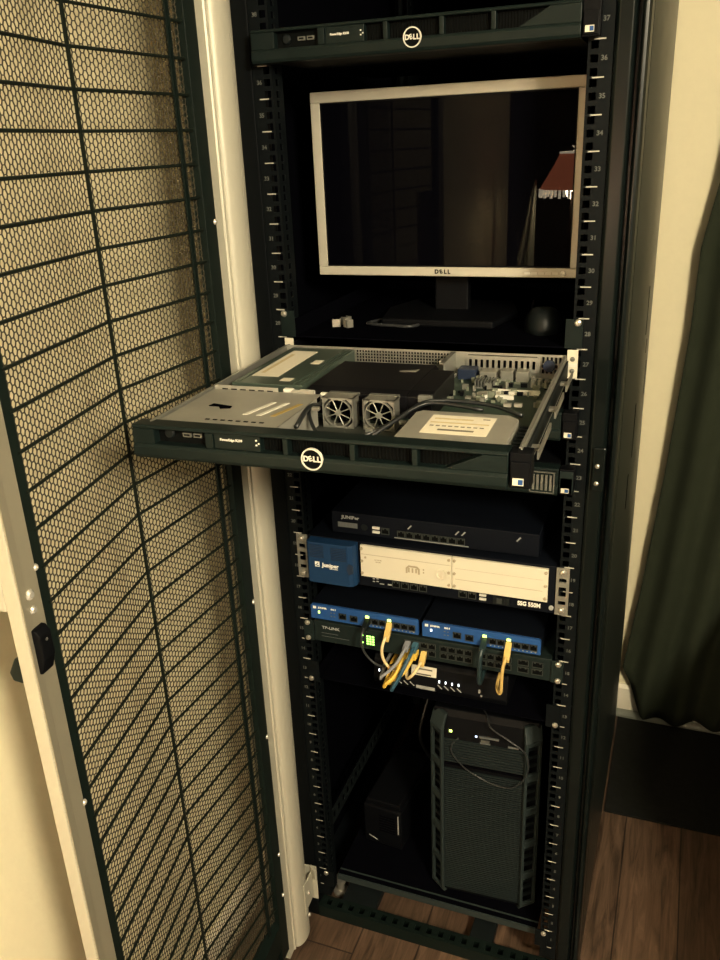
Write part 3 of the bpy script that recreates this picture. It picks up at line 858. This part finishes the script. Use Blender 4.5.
b = MB().box(.0945, .1060, -.003, 0, .0145, .0180).box(.0945, .1060, -.003, 0, .0070, .0105); build_each(b, 'usb_port', K['wht'], fw)
b = MB().box(.118, .146, -.003, 0, .0040, .0180)
for i in range(4): b.box(.120 + i * .0065, .1245 + i * .0065, -.004, -.002, .006, .016)
b.m(1).box(.1245, .1330, -.0046, -.0038, .006, .016)
b.build('card_slot', [K['charcoal'], K['portrim']], fw)
MB().text('SSG 550M', .0108, .1780, -.0006, .0105, .0004, sx=.84).build('lettering', K['white'], fw)
b = MB()
for (x, z) in ((-.098, .016), (-.091, .017), (-.098, .0105), (-.091, .0115)): b.box(x, x + .004, -.001, 0, z, z + .0016)
b.box(-.085, -.077, -.001, 0, .0078, .0094).box(-.070, -.063, -.001, 0, .0080, .0105)
build_each(b, 'status_mark', K['grey'], fw)
MB().lathe([(.004, 0), (.004, -.003), (.003, -.004)], (.2145, 0, .011), 'y', 14).build('thumb_knob', K['grey'], fw)

# ------------------------------------------------------------------ rack switch
sw = thing('network_switch', (0, 0, tick(22) + .0005), 'grey green rack switch with a bank of ports and green lights', 'network device')
MB().box(-.2200, .2200, 0, .18, 0, .0435).build('case', K['green'], sw, bevel=.0012)
for sx in (-1, 1):
    MB().box(*sorted((sx * .2195, sx * .2400)), -.0030, -.0006, .0005, .0435).build('mounting_ear', K['green'], sw, bevel=.0006)
    for z in (.0385, .0015 + .004): screw(sw, sx * .2315, -.003, z)
MB().text('TP-LINK', .0078, -.186, -.0002, .0310, .0002, sx=1.25).build('lettering', K['grey'], sw)
b = MB().box(-.205, -.172, -.0004, 0, .0190, .0197).box(-.205, -.150, -.0004, 0, .0120, .0126); build_each(b, 'print_line', K['dimgrey'], sw)
lx0 = -.1130
for i in range(3):
    for j in range(4): led(sw, lx0 + i * .0055, 0, .0125 + j * .0052, K['ledg'], .0036, .0030)
for z in (.0290, .0135): led(sw, lx0 - .010, 0, z, K['ledg'], .0030, .0026)
px = [a + .0148 * i for a in (-.035, .031, .1005) for i in range(4)]
for x in px:
    for z in (.0290, .0145): port(sw, x, 0, z)
for x in (.1720, .1965):
    for z in (.0285, .0140): port(sw, x, 0, z, .0190, .0115)

# ------------------------------------------------------------------ two small blue firewalls on the switch
def small_fw(x0, lab, lits):
    w = .2090
    p = thing('desktop_firewall', (x0, .003, tick(21) + .0002), lab, 'network device', group='small blue firewalls on the switch')
    MB().box(0, w, .003, .145, .004, .0345).build('case', K['navy'], p, bevel=.0015)
    for fx in (.018, w - .018):
        for fy in (.016, .13): MB().lathe([(.006, 0), (.006, .004)], (fx, fy, 0), n=14).build('rubber_foot', K['blackm'], p)
    fc = MB().prism([(0, 0), (w, 0), (w, .0275), (w - .003, .0300), (.003, .0300), (0, .0275)], 'y', -.003, .003).build('face', K['blue2'], p, bevel=.0008); fc.location.z = .004
    t = MB().text('JUNIPER', .0042, .024, -.0032, .0240, .00025, sx=1.1).text('SSG 5', .0042, .046, -.0032, .0240, .0002, sx=1.0).box(.0055, .0115, -.0036, -.0028, .0215, .0265)
    t.build('lettering', K['white'], fc)
    led(fc, .0170, -.003, .0150, K['ledy'] if x0 < -.1 else K['ledw'], .0030, .0045)
    b = MB()
    for (x, z) in ((.040, .016), (.046, .016), (.040, .009), (.046, .009)): b.box(x, x + .003, -.0036, -.0028, z, z + .0016)
    b.box(.195, .203, -.0036, -.0028, .005, .0065)
    build_each(b, 'status_mark', K['dimgrey'], fc)
    port(p, .0640, -.003, .0170, .0150, .0125); port(p, .0860, -.003, .0160, .0150, .0125)
    for i in range(7): port(p, .1130 + i * .0140, -.003, .0170, .0132, .0120)
    b = MB()
    for i in range(7): b.box(.1085 + i * .0140, .1105 + i * .0140, -.0037, -.0029, .0035, .0050).box(.1155 + i * .0140, .1175 + i * .0140, -.0037, -.0029, .0035, .0050)
    b.build('print_mark', K['grey'], fc)
    for i in lits: led(p, .1130 + i * .0140, -.0042, .0255, K['ledy'], .0066, .0046)
    return p
fl = small_fw(-.2245, 'small blue desktop firewall at the left on top of the rack switch', (0, 3))
fr_ = small_fw(-.0085, 'small blue desktop firewall at the right on top of the rack switch', (0, 3))

# ------------------------------------------------------------------ modem on its shelf
sh2 = thing('rack_shelf', (0, 0, tick(24)), 'black shelf under the modem, held by bright screws', 'shelf', group='shelves in the rack')
b = MB().box(-.2165, .2165, .004, .40, .0005, .0025)
for sx in (-1, 1): b.box(*sorted((sx * .2145, sx * .2165)), .004, .40, .0025, .030)
b.build('tray', K['inside'], sh2)
for sx in (-1, 1):
    MB().box(*sorted((sx * .2150, sx * .2395)), -.0026, -.0005, -.003, .0430).build('mounting_ear', K['rail'], sh2)
    screw(sh2, sx * .2315, -.0026, .0030)
md = thing('modem', (.012, .025, tick(24) + .0027), 'black modem with four white lights and a pale sticker, below the switch', 'network device')
mb_ = MB().prism([(0, 0), (-.004, .012), (.004, .050), (.010, .0565), (.15, .0565), (.15, 0)], 'x', -.125, .130).build('case', K['black'], md, bevel=.002)
for i in range(4): led(md, .004 + i * .0122, -.002, .0270, K['ledw'], .0022, .0050)
led(md, -.113, -.002, .0290, K['ledw'], .0022, .0050)
b = MB()
for i in range(4): b.prism([(.001 + i * .0122, .0205), (.0025 + i * .0122, .0205), (.010 + i * .0122, .0135), (.0085 + i * .0122, .0135)], 'y', -.0050, -.0030)
for i in range(3): b.prism([(-.077 + i * .0122, .0165), (-.0755 + i * .0122, .0165), (-.068 + i * .0122, .0095), (-.0695 + i * .0122, .0095)], 'y', -.0050, -.0030)
b.box(.078, .081, -.005, -.002, .020, .026).box(.082, .085, -.005, -.002, .013, .016)
build_each(b, 'print_mark', K['grey'], mb_)
b = MB().box(-.040, -.004, -.0052, -.0030, .0060, .0125); b.build('name_plate', K['grey'], mb_, bevel=.0005)
b = MB().prism([(-.0010, .0330), (-.0015, .0330), (.0023, .0515), (.0028, .0515)], 'x', -.050, -.002)
b.m(1).prism([(-.0012, .0345), (-.0018, .0345), (-.0012, .0373), (-.0006, .0373)], 'x', -.040, -.012).prism([(.0010, .0445), (.0004, .0445), (.0010, .0470), (.0016, .0470)], 'x', -.042, -.010)
b.build('sticker', [K['paper'], K['ink']], mb_)

# ------------------------------------------------------------------ patch cables
def plug(o, x, y, z, m, w=.0105, l=.022, tilt=0.0):
    b = MB().prism([(y, z - .0045), (y, z + .0045), (y - l * .55, z + .0045 - tilt), (y - l, z + .002 - tilt * 1.6), (y - l, z - .004 - tilt * 1.6), (y - l * .5, z - .0050 - tilt)], 'x', x - w / 2, x + w / 2)
    return b.build('plug', m, o, bevel=.0008)
def cable(pts, m, label, r=.0027, pm=None, px_=None, tilt=.004, group='patch cables'):
    o = MB().tube(pts, r, 8, 8).build('patch_cable', m, smooth=True)
    tag(o, label, 'cable', group)
    if px_: plug(o, *px_, pm, tilt=tilt)
    return o
zt = tick(21) + .0002 + .017   # port height of the small firewalls
zs_ = tick(22) + .0005
yq = -.001
zg = .7075                      # gap between modem and switch
x = -.2245 + .113
cable([(x, -.020, zt - .004), (x - .001, -.030, zt - .014), (x + .000, -.033, zt - .034), (x + .010, -.033, zt - .054), (x + .028, -.030, zt - .070), (x + .045, -.015, zt - .078), (x + .060, .015, zg), (x + .070, .060, zg)], K['thin'], 'thin dark patch cable arcing past the green lights of the switch', .0020, K['charcoal'], (x, yq, zt))
x = -.2245 + .155
cable([(x, -.022, zt - .012), (x - .003, -.034, zt - .028), (x - .001, -.038, zt - .046), (x + .008, -.038, zt - .062), (x + .020, -.030, zt - .074), (x + .030, -.005, zg), (x + .036, .05, zg)], K['cc'], 'cream patch cable hanging from the left blue firewall over the switch', .0028, K['plug'], (x, yq, zt), .012)
x = -.0085 + .113
cable([(x, -.022, zt - .006), (x - .001, -.030, zt - .020), (x - .002, -.030, zt - .055), (x - .003, -.020, zt - .076), (x - .004, .012, zg), (x - .004, .06, zg)], K['cdt'], 'dark teal patch cable dropping from the right blue firewall across the switch', .0040, K['cdt'], (x, yq, zt))
x = -.0085 + .155
cable([(x, -.022, zt - .012), (x - .003, -.034, zt - .030), (x - .004, -.036, zt - .058), (x - .005, -.034, zt - .076), (x - .009, -.030, zt - .083), (x - .014, -.022, zt - .079), (x - .017, .0, zg), (x - .018, .05, zg)], K['cy2'], 'amber patch cable with amber plug hanging from the right blue firewall', .0028, K['plug'], (x, yq, zt), .012)
# bundle out of the switch ports: short loops dropping to the modem and back under the switch
def loop(x, zp, dx, dz, m, lab, pm, r=.0031, dy=0.0, xe=0.0):
    z = zs_ + zp; lo = .690 + dz
    cable([(x, -.014, z), (x - .001, -.028 - dy, z - .004), (x - .006 + dx * .3, -.042 - dy, z - .018), (x - .014 + dx * .7, -.050 - dy, .5 * (z + lo) - .006), (x - .022 + dx, -.054 - dy, lo + .010), (x - .027 + dx, -.048 - dy, lo), (x - .029 + dx, -.034, lo + .002), (x - .029 + dx + xe, -.012, zg - .004), (x - .028 + dx + xe, .012, zg), (x - .028 + dx + xe, .05, zg)], m, lab, r, pm, (x, .0015, z), .002)
loop(-.0350, .0290, -.009, .012, K['cg'], 'grey patch cable at the left edge of the bundle below the switch', K['cg'], .0031, .003, -.004)
loop(-.0350, .0145, -.001, .000, K['cy'], 'yellow patch cable in the middle of the bundle below the switch', K['cy'], .0034, .008, -.001)
loop(-.0202, .0145, -.008, .004, K['cy'], 'second yellow patch cable, just right of the first in the bundle', K['cy'], .0034, .001, .003)
loop(-.0202, .0290, -.001, -.002, K['cb'], 'teal blue patch cable at the right of the bundle below the switch', K['plugb'], .0036, .010, .006)
x = -.0054; z = zs_ + .0145
cable([(x, -.020, z - .008), (x - .004, -.034, z - .016), (x - .013, -.040, z - .028), (x - .022, -.034, z - .036), (x - .028, -.014, zg - .002), (x - .030, .012, zg + .001), (x - .030, .05, zg)], K['cc'], 'cream patch cable with amber plug in the switch, next to the pale sticker', .0028, K['plug'], (x, .0015, z), .009)

# ------------------------------------------------------------------ base shelf, tower, power unit
bs = thing('rack_shelf', (0, 0, .095), 'grey black bottom shelf on which the tower server stands', 'shelf', group='shelves in the rack')
MB().prism([(-.2160, .026), (.2160, .026), (.2160, .66), (-.2160, .66)], 'z', .016, .019).build('tray', K['inside'], bs)
MB().prism([(.022, .017), (.040, .0195), (.040, .016), (.026, .004), (.022, .004)], 'x', -.2160, .2160).build('front_lip', K['frame2'], bs)
for sx in (-1, 1):
    MB().box(*sorted((sx * .2150, sx * .2390)), -.0026, -.0005, .0055, .048).build('mounting_ear', K['rail'], bs)
    for z in (.0415,): screw(bs, sx * .2315, -.0026, z)
tw = thing('tower_server', (.0935, .060, .1145), 'dark tower server with a ribbed front grille, standing at the bottom of the rack', 'server', rz=math.radians(2.2))
H = .452
MB().box(-.103, .103, .018, .52, .0, H).build('case', K['black'], tw, bevel=.003)
fb = MB().prism([(.018, 0), (.0, .004), (.0, H - .055), (.010, H - .012), (.018, H)], 'x', -.082, .082).build('front_bezel', K['black'], tw, bevel=.001)
g = MB()
nsl = 62
for i in range(nsl):
    z = .012 + i * (H - .125 - .012) / nsl
    g.prism([(-.0005, z), (-.0035, z + .0012), (-.0035, z + .0034), (-.0005, z + .0040)], 'x', -.078, .078)
g.build('front_grille', K['grille'], fb)
g = MB()
for i in range(9):
    z = H - .110 + i * .0062
    g.prism([(-.0005, z), (-.0035, z + .0012), (-.0035, z + .0042), (-.0005, z + .0052)], 'x', -.078, .078)
g.build('drive_bay_cover', K['grille'], fb)
MB().box(-.079, .079, -.003, -.0002, H - .1165, H - .1125).build('seam_bar', K['blackm'], fb)
for sx in (-1, 1):
    # slanted ladder like column: t runs from the inner front edge to the outer rear edge
    xi, yi, xo, yo = sx * .081, -.012, sx * .1085, .010
    nx, ny = sx * -.0040, .0055
    def col(b, t0, t1, z0, z1, d0=0.0, d1=1.0):
        P = lambda t, d: (xi + (xo - xi) * t + nx * d, yi + (yo - yi) * t + ny * d)
        return b.prism([P(t0, d0), P(t1, d0), P(t1, d1), P(t0, d1)], 'z', z0, z1)
    b = MB()
    z0, z1, nz = .012, H - .030, 5
    col(b, 0, .17, z0, z1); col(b, .83, 1, z0, z1)
    zz = [z0 + i * (z1 - z0) / nz for i in range(nz + 1)]
    for i, z in enumerate(zz): col(b, .17, .83, max(z0, z - .010), min(z1, z + .006))
    P = lambda t, d: (xi + (xo - xi) * t + nx * d, yi + (yo - yi) * t + ny * d)
    lo4 = [P(0, 0), P(1, 0), P(1, 1), P(0, 1)]; hi4 = [(p[0] - sx * .004, p[1] + .016) for p in lo4]
    b.add([(p[0], p[1], z1) for p in lo4] + [(p[0], p[1], H - .004) for p in hi4], [(0, 1, 2, 3), (4, 5, 6, 7), (0, 1, 5, 4), (1, 2, 6, 5), (2, 3, 7, 6), (3, 0, 4, 7)])
    lo4 = [(p[0] - sx * .003, p[1] + .008) for p in lo4]
    q4 = [P(0, 0), P(1, 0), P(1, 1), P(0, 1)]
    b.add([(p[0], p[1], .0) for p in lo4] + [(p[0], p[1], z0) for p in q4], [(0, 1, 2, 3), (4, 5, 6, 7), (0, 1, 5, 4), (1, 2, 6, 5), (2, 3, 7, 6), (3, 0, 4, 7)])
    sc = b.build('side_column', K['frame2'], tw, bevel=.0008)
    for i in range(nz):
        for k2 in range(3):
            z = zz[i] + .018 + k2 * .020
            c = MB(); col(c, .17, .83, z, z + .007, 1.0, 1.6); c.build('column_rib', K['charcoal'], sc)
led(fb, -.066, .0035, H - .040, K['ledy'], .0055, .0050); led(fb, -.016, .0035, H - .043, K['ledb'], .0035, .0035)
b = MB().box(-.010, .028, .0005, .004, H - .043, H - .040).box(-.008, .012, -.0005, .003, H - .056, H - .052).box(.046, .066, -.0005, .003, H - .054, H - .050); b.build('control_label', K['dimgrey'], fb)
b = MB().box(-.006, .010, -.0015, .003, H - .0505, H - .0465); b.build('usb_port', K['steeld'], fb)
# thin lead looped over the front of the tower
def fp(x, y, z):
    c_, s_ = math.cos(math.radians(2.2)), math.sin(math.radians(2.2))
    return (.0935 + x * c_ - y * s_, .060 + x * s_ + y * c_, .1145 + z)
o = MB().tube([fp(-.030, .06, H + .002), fp(.000, .018, H + .003), fp(.014, -.010, H - .006), (fp(.05, -.018, H - .022)), fp(.082, -.020, H - .045), fp(.086, -.018, H - .09), fp(.060, -.012, H - .135), fp(.020, -.008, H - .140), fp(-.030, -.008, H - .118), fp(-.058, -.010, H - .085), fp(-.062, -.006, H - .066), fp(-.05, .001, H - .052)], .0013, 6).build('thin_cable', K['thin'], smooth=True)
tag(o, 'thin dark lead looped over the front of the tower server', 'cable')
ups = thing('power_unit', (-.148, .130, .1145), 'small black upright power unit beside the tower at the bottom of the rack', 'power supply', rz=math.radians(-4))
uc = MB().box(-.046, .046, 0, .20, 0, .105).build('case', K['black'], ups, bevel=.004)
MB().prism([(-.044, .105), (.044, .105), (.040, .118), (-.040, .118)], 'y', .006, .19).build('lid', K['black'], ups, bevel=.003)
b = MB()
for i in range(7): b.box(-.008, .030, -.001, .0004, .040 + i * .007, .043 + i * .007)
b.build('vent_slot', K['blackm'], uc)
MB().box(.037, .0390, -.002, .0004, .045, .095).build('edge_strip', K['grey'], uc)
MB().prism([(-.034, .018), (-.014, .010), (-.014, .012), (-.034, .020)], 'y', -.001, .0004).build('mark', K['grey'], uc)
o = MB().tube([(-.085, .36, .1195), (-.075, .30, .22), (-.085, .22, .36), (-.075, .24, .44), (-.065, .30, .50), (-.07, .36, .58)], .004, 8).build('black_cable', K['cd'], smooth=True)
tag(o, 'black power cord rising behind the small power unit', 'cable')

# ------------------------------------------------------------------ curtain at the right
LX = [(.00, .290), (.17, .3045), (.42, .333), (.79, .366), (1.15, .390), (1.34, .394), (1.48, .419), (2.25, .500)]
def lx(z):
    for (a, xa), (c, xc) in zip(LX, LX[1:]):
        if z <= c: return xa + (xc - xa) * (z - a) / (c - a)
    return LX[-1][1]
b = MB(); nu, nv = 90, 60; vs = []; fs = []
for j in range(nv + 1):
    for i in range(nu + 1):
        u = i / nu; t = j / nv
        zb = .178 - .150 * u / .095 if u < .095 else .028
        z = zb + (2.28 - zb) * t
        wdt = .80 + .10 * t
        x = lx(z) + u * wdt
        amp = .016
        y = .894 + amp * math.sin(u * 52 + .7 * math.sin(3 * t)) * min(1, u * 14 + .15) + .007 * math.sin(u * 23 + 1) - .02 * t
        vs.append((x, y, z))
for j in range(nv):
    for i in range(nu):
        a = j * (nu + 1) + i; fs.append((a, a + 1, a + nu + 2, a + nu + 1))
o = b.add(vs, fs).build('curtain', K['curtain'], smooth=True, solid=.003)
tag(o, 'long dark olive curtain hanging in front of the back wall beside the rack', 'curtain')

# ------------------------------------------------------------------ things behind and beside the photographer (they light, shade and show in the screen)
dr = thing('tall_dresser', (-.08, -2.16, 0), 'tall dark wooden dresser under the table lamp, seen only as a reflection in the screen', 'dresser')
MB().box(-.34, .34, -.22, .22, .06, 1.02).build('carcass', K['dkwood'], dr, bevel=.004)
for i in range(4):
    d = MB().box(-.32, .32, .22, .234, .09 + i * .232, .30 + i * .232).build('drawer', K['dkwood'], dr, bevel=.004)
    for sx in (-1, 1): MB().lathe([(.006, 0), (.006, .010), (.014, .018), (.010, .026), (.0, .028)], (sx * .17, .234, .195 + i * .232), 'y', 14).build('knob', K['gold'], d, smooth=True)
for sx in (-1, 1):
    for sy in (-1, 1): MB().box(sx * .31 - .025, sx * .31 + .025, sy * .19 - .025, sy * .19 + .025, 0, .06).build('foot', K['dkwood'], dr)
lp = thing('table_lamp', (-.078, -2.0, 1.02), 'table lamp with a burgundy fringed shade, glowing as a reflection in the screen', 'lamp')
MB().lathe([(.0, 0), (.060, 0), (.062, .012), (.030, .024), (.018, .050), (.030, .10), (.034, .15), (.020, .21), (.010, .25), (.010, .36), (.0, .362)], n=24).build('base', K['dkwood'], lp, smooth=True)
s_ = MB(); vs = []; fs = []; n = 40
for (r, z) in ((.128, .372), (.105, .41), (.076, .46), (.056, .502)):
    for k in range(n):
        w = 2 * PI * k / n; rr = r * (1 + .02 * math.cos(8 * w)); vs.append((rr * math.cos(w), rr * math.sin(w), z))
for j in range(3):
    for k in range(n): fs.append((j * n + k, j * n + (k + 1) % n, (j + 1) * n + (k + 1) % n, (j + 1) * n + k))
sd = s_.add(vs, fs).build('lamp_shade', K['shadecl'], lp, smooth=True, solid=.002)
fr2 = MB()
for k in range(44):
    w = 2 * PI * k / 44; fr2.cyl((.128 * math.cos(w), .128 * math.sin(w), .373), (.129 * math.cos(w), .129 * math.sin(w), .348 - .006 * (k % 2)), .0052, 6)
fr2.build('fringe', K['glow'], sd)
MB().lathe([(.060, .500), (.060, .507), (.050, .507), (.050, .500)], n=32).build('top_ring', K['glow'], sd)
b = MB()
for a in (0.8, 2.2): b.cyl((-.02 * math.cos(a), 0, .515 - .016 * math.sin(a)), (.02 * math.cos(a), 0, .515 + .016 * math.sin(a)), .002, 6)
b.build('finial', K['glow'], lp)
MB().lathe([(.002, .40), (.024, .42), (.028, .44), (.018, .47), (.004, .48)], n=16).build('bulb', K['globe'], lp, smooth=True)
bl = bpy.data.lights.new('bulb_light', 'POINT'); bl.energy = 42; bl.color = (1, .78, .48); bl.shadow_soft_size = .03
lo = bpy.data.objects.new('bulb_light', bl); COL.objects.link(lo); lo.parent = lp; lo.location = (0, 0, .36)
b = MB(); vs = []; fs = []
for j in range(9):
    t = j / 8; z = .0 + t * .40; wl = .078 * (1 - t) + .006
    for i in range(9):
        u = i / 8; vs.append((-wl + wl * u, .008 * math.sin(u * 12), z))
for j in range(8):
    for i in range(8): a = j * 9 + i; fs.append((a, a + 1, a + 10, a + 9))
o = b.add(vs, fs).build('streak_sheet', K['streak'], smooth=True, solid=.003); o.location = (-.235, -2.06, 1.02)  # pale sheet added to make a bright streak in the screen's reflection
tag(o, 'narrow pale sheet added beside the table lamp as a bright streak in the screen', 'sheet')
o = MB().prism([(.304, .512), (1.25, .525), (1.25, .904), (.304, .904)], 'z', 0, .005).build('floor_layer', K['floordk'], bevel=.001)  # thin near-black sheet added over this stretch of floor
tag(o, 'thin dark sheet added over the wooden floor under the curtain', 'mat')
ns = thing('shade_box', (.915, .44, 0), 'unseen dark box added to the right of the rack to shade the floor', 'shade_box')  # unseen box, added to cast shade on the floor and lower curtain
MB().box(-.30, .30, -.42, .40, .04, .54).build('carcass', K['dkwood'], ns, bevel=.005)
for i in range(2): MB().box(-.312, -.30, -.39, .37, .07 + i * .235, .285 + i * .235).build('drawer', K['dkwood'], ns, bevel=.003)
for sx in (-1, 1):
    for sy in (-1, 1): MB().box(sx * .26 - .02, sx * .26 + .02, sy * .36 - .02, sy * .36 + .02, 0, .04).build('foot', K['dkwood'], ns)
be = thing('shade_box_front', (1.09, -.62, 0), 'second unseen dark box added nearer the camera to shade the floor', 'shade_blocker')  # another unseen box, put in to shade the floor at far right
MB().box(-.38, .38, -.55, .55, .06, .60).build('carcass', K['dkwood'], be, bevel=.005)
for sx in (-1, 1):
    for sy in (-1, 1): MB().box(sx * .34 - .02, sx * .34 + .02, sy * .50 - .02, sy * .50 + .02, 0, .06).build('foot', K['dkwood'], be)

# ------------------------------------------------------------------ ceiling light (key)
LP = (1.42, -1.78, 2.10)
cl_ = thing('ceiling_light', (LP[0], LP[1], 2.5), 'large round paper lantern hanging from the ceiling out of view behind the photographer', 'lamp')
MB().lathe([(.07, 0), (.07, -.02), (.02, -.03), (.006, -.10), (.006, -.21)], n=24).build('mount', K['steel'], cl_, smooth=False)
g = K['globe'].copy(); g.name = 'ceiling globe glow'
g.node_tree.nodes['Principled BSDF'].inputs['Emission Color'].default_value = (1, .86, .60, 1)
g.node_tree.nodes['Principled BSDF'].inputs['Emission Strength'].default_value = 150
gp = MB().lathe([(.20 * math.sin(PI * i / 20), -.20 * math.cos(PI * i / 20)) for i in range(1, 20)], (0, 0, LP[2] - 2.5), n=28).build('globe', g, cl_, smooth=True)

# ------------------------------------------------------------------ world, camera, view
w = bpy.data.worlds.new('World'); S.world = w; w.use_nodes = True
w.node_tree.nodes['Background'].inputs['Color'].default_value = (.05, .06, .08, 1)
w.node_tree.nodes['Background'].inputs['Strength'].default_value = .2
cam = bpy.data.cameras.new('camera'); co = bpy.data.objects.new('camera', cam); COL.objects.link(co)
co.rotation_mode = 'XYZ'
co.location = (.3737, -1.2275, 1.5901); co.rotation_euler = (1.1886, .0410, .3619)
cam.sensor_fit = 'VERTICAL'; cam.sensor_height = 24.0; cam.sensor_width = 18.0
cam.lens = 838.88 / 960 * 24.0
cam.clip_start = .01
S.camera = co
S.view_settings.view_transform = 'Standard'; S.view_settings.look = 'None'
S.view_settings.gamma = 1; S.view_settings.use_curve_mapping = False
S.view_settings.exposure = 0.36
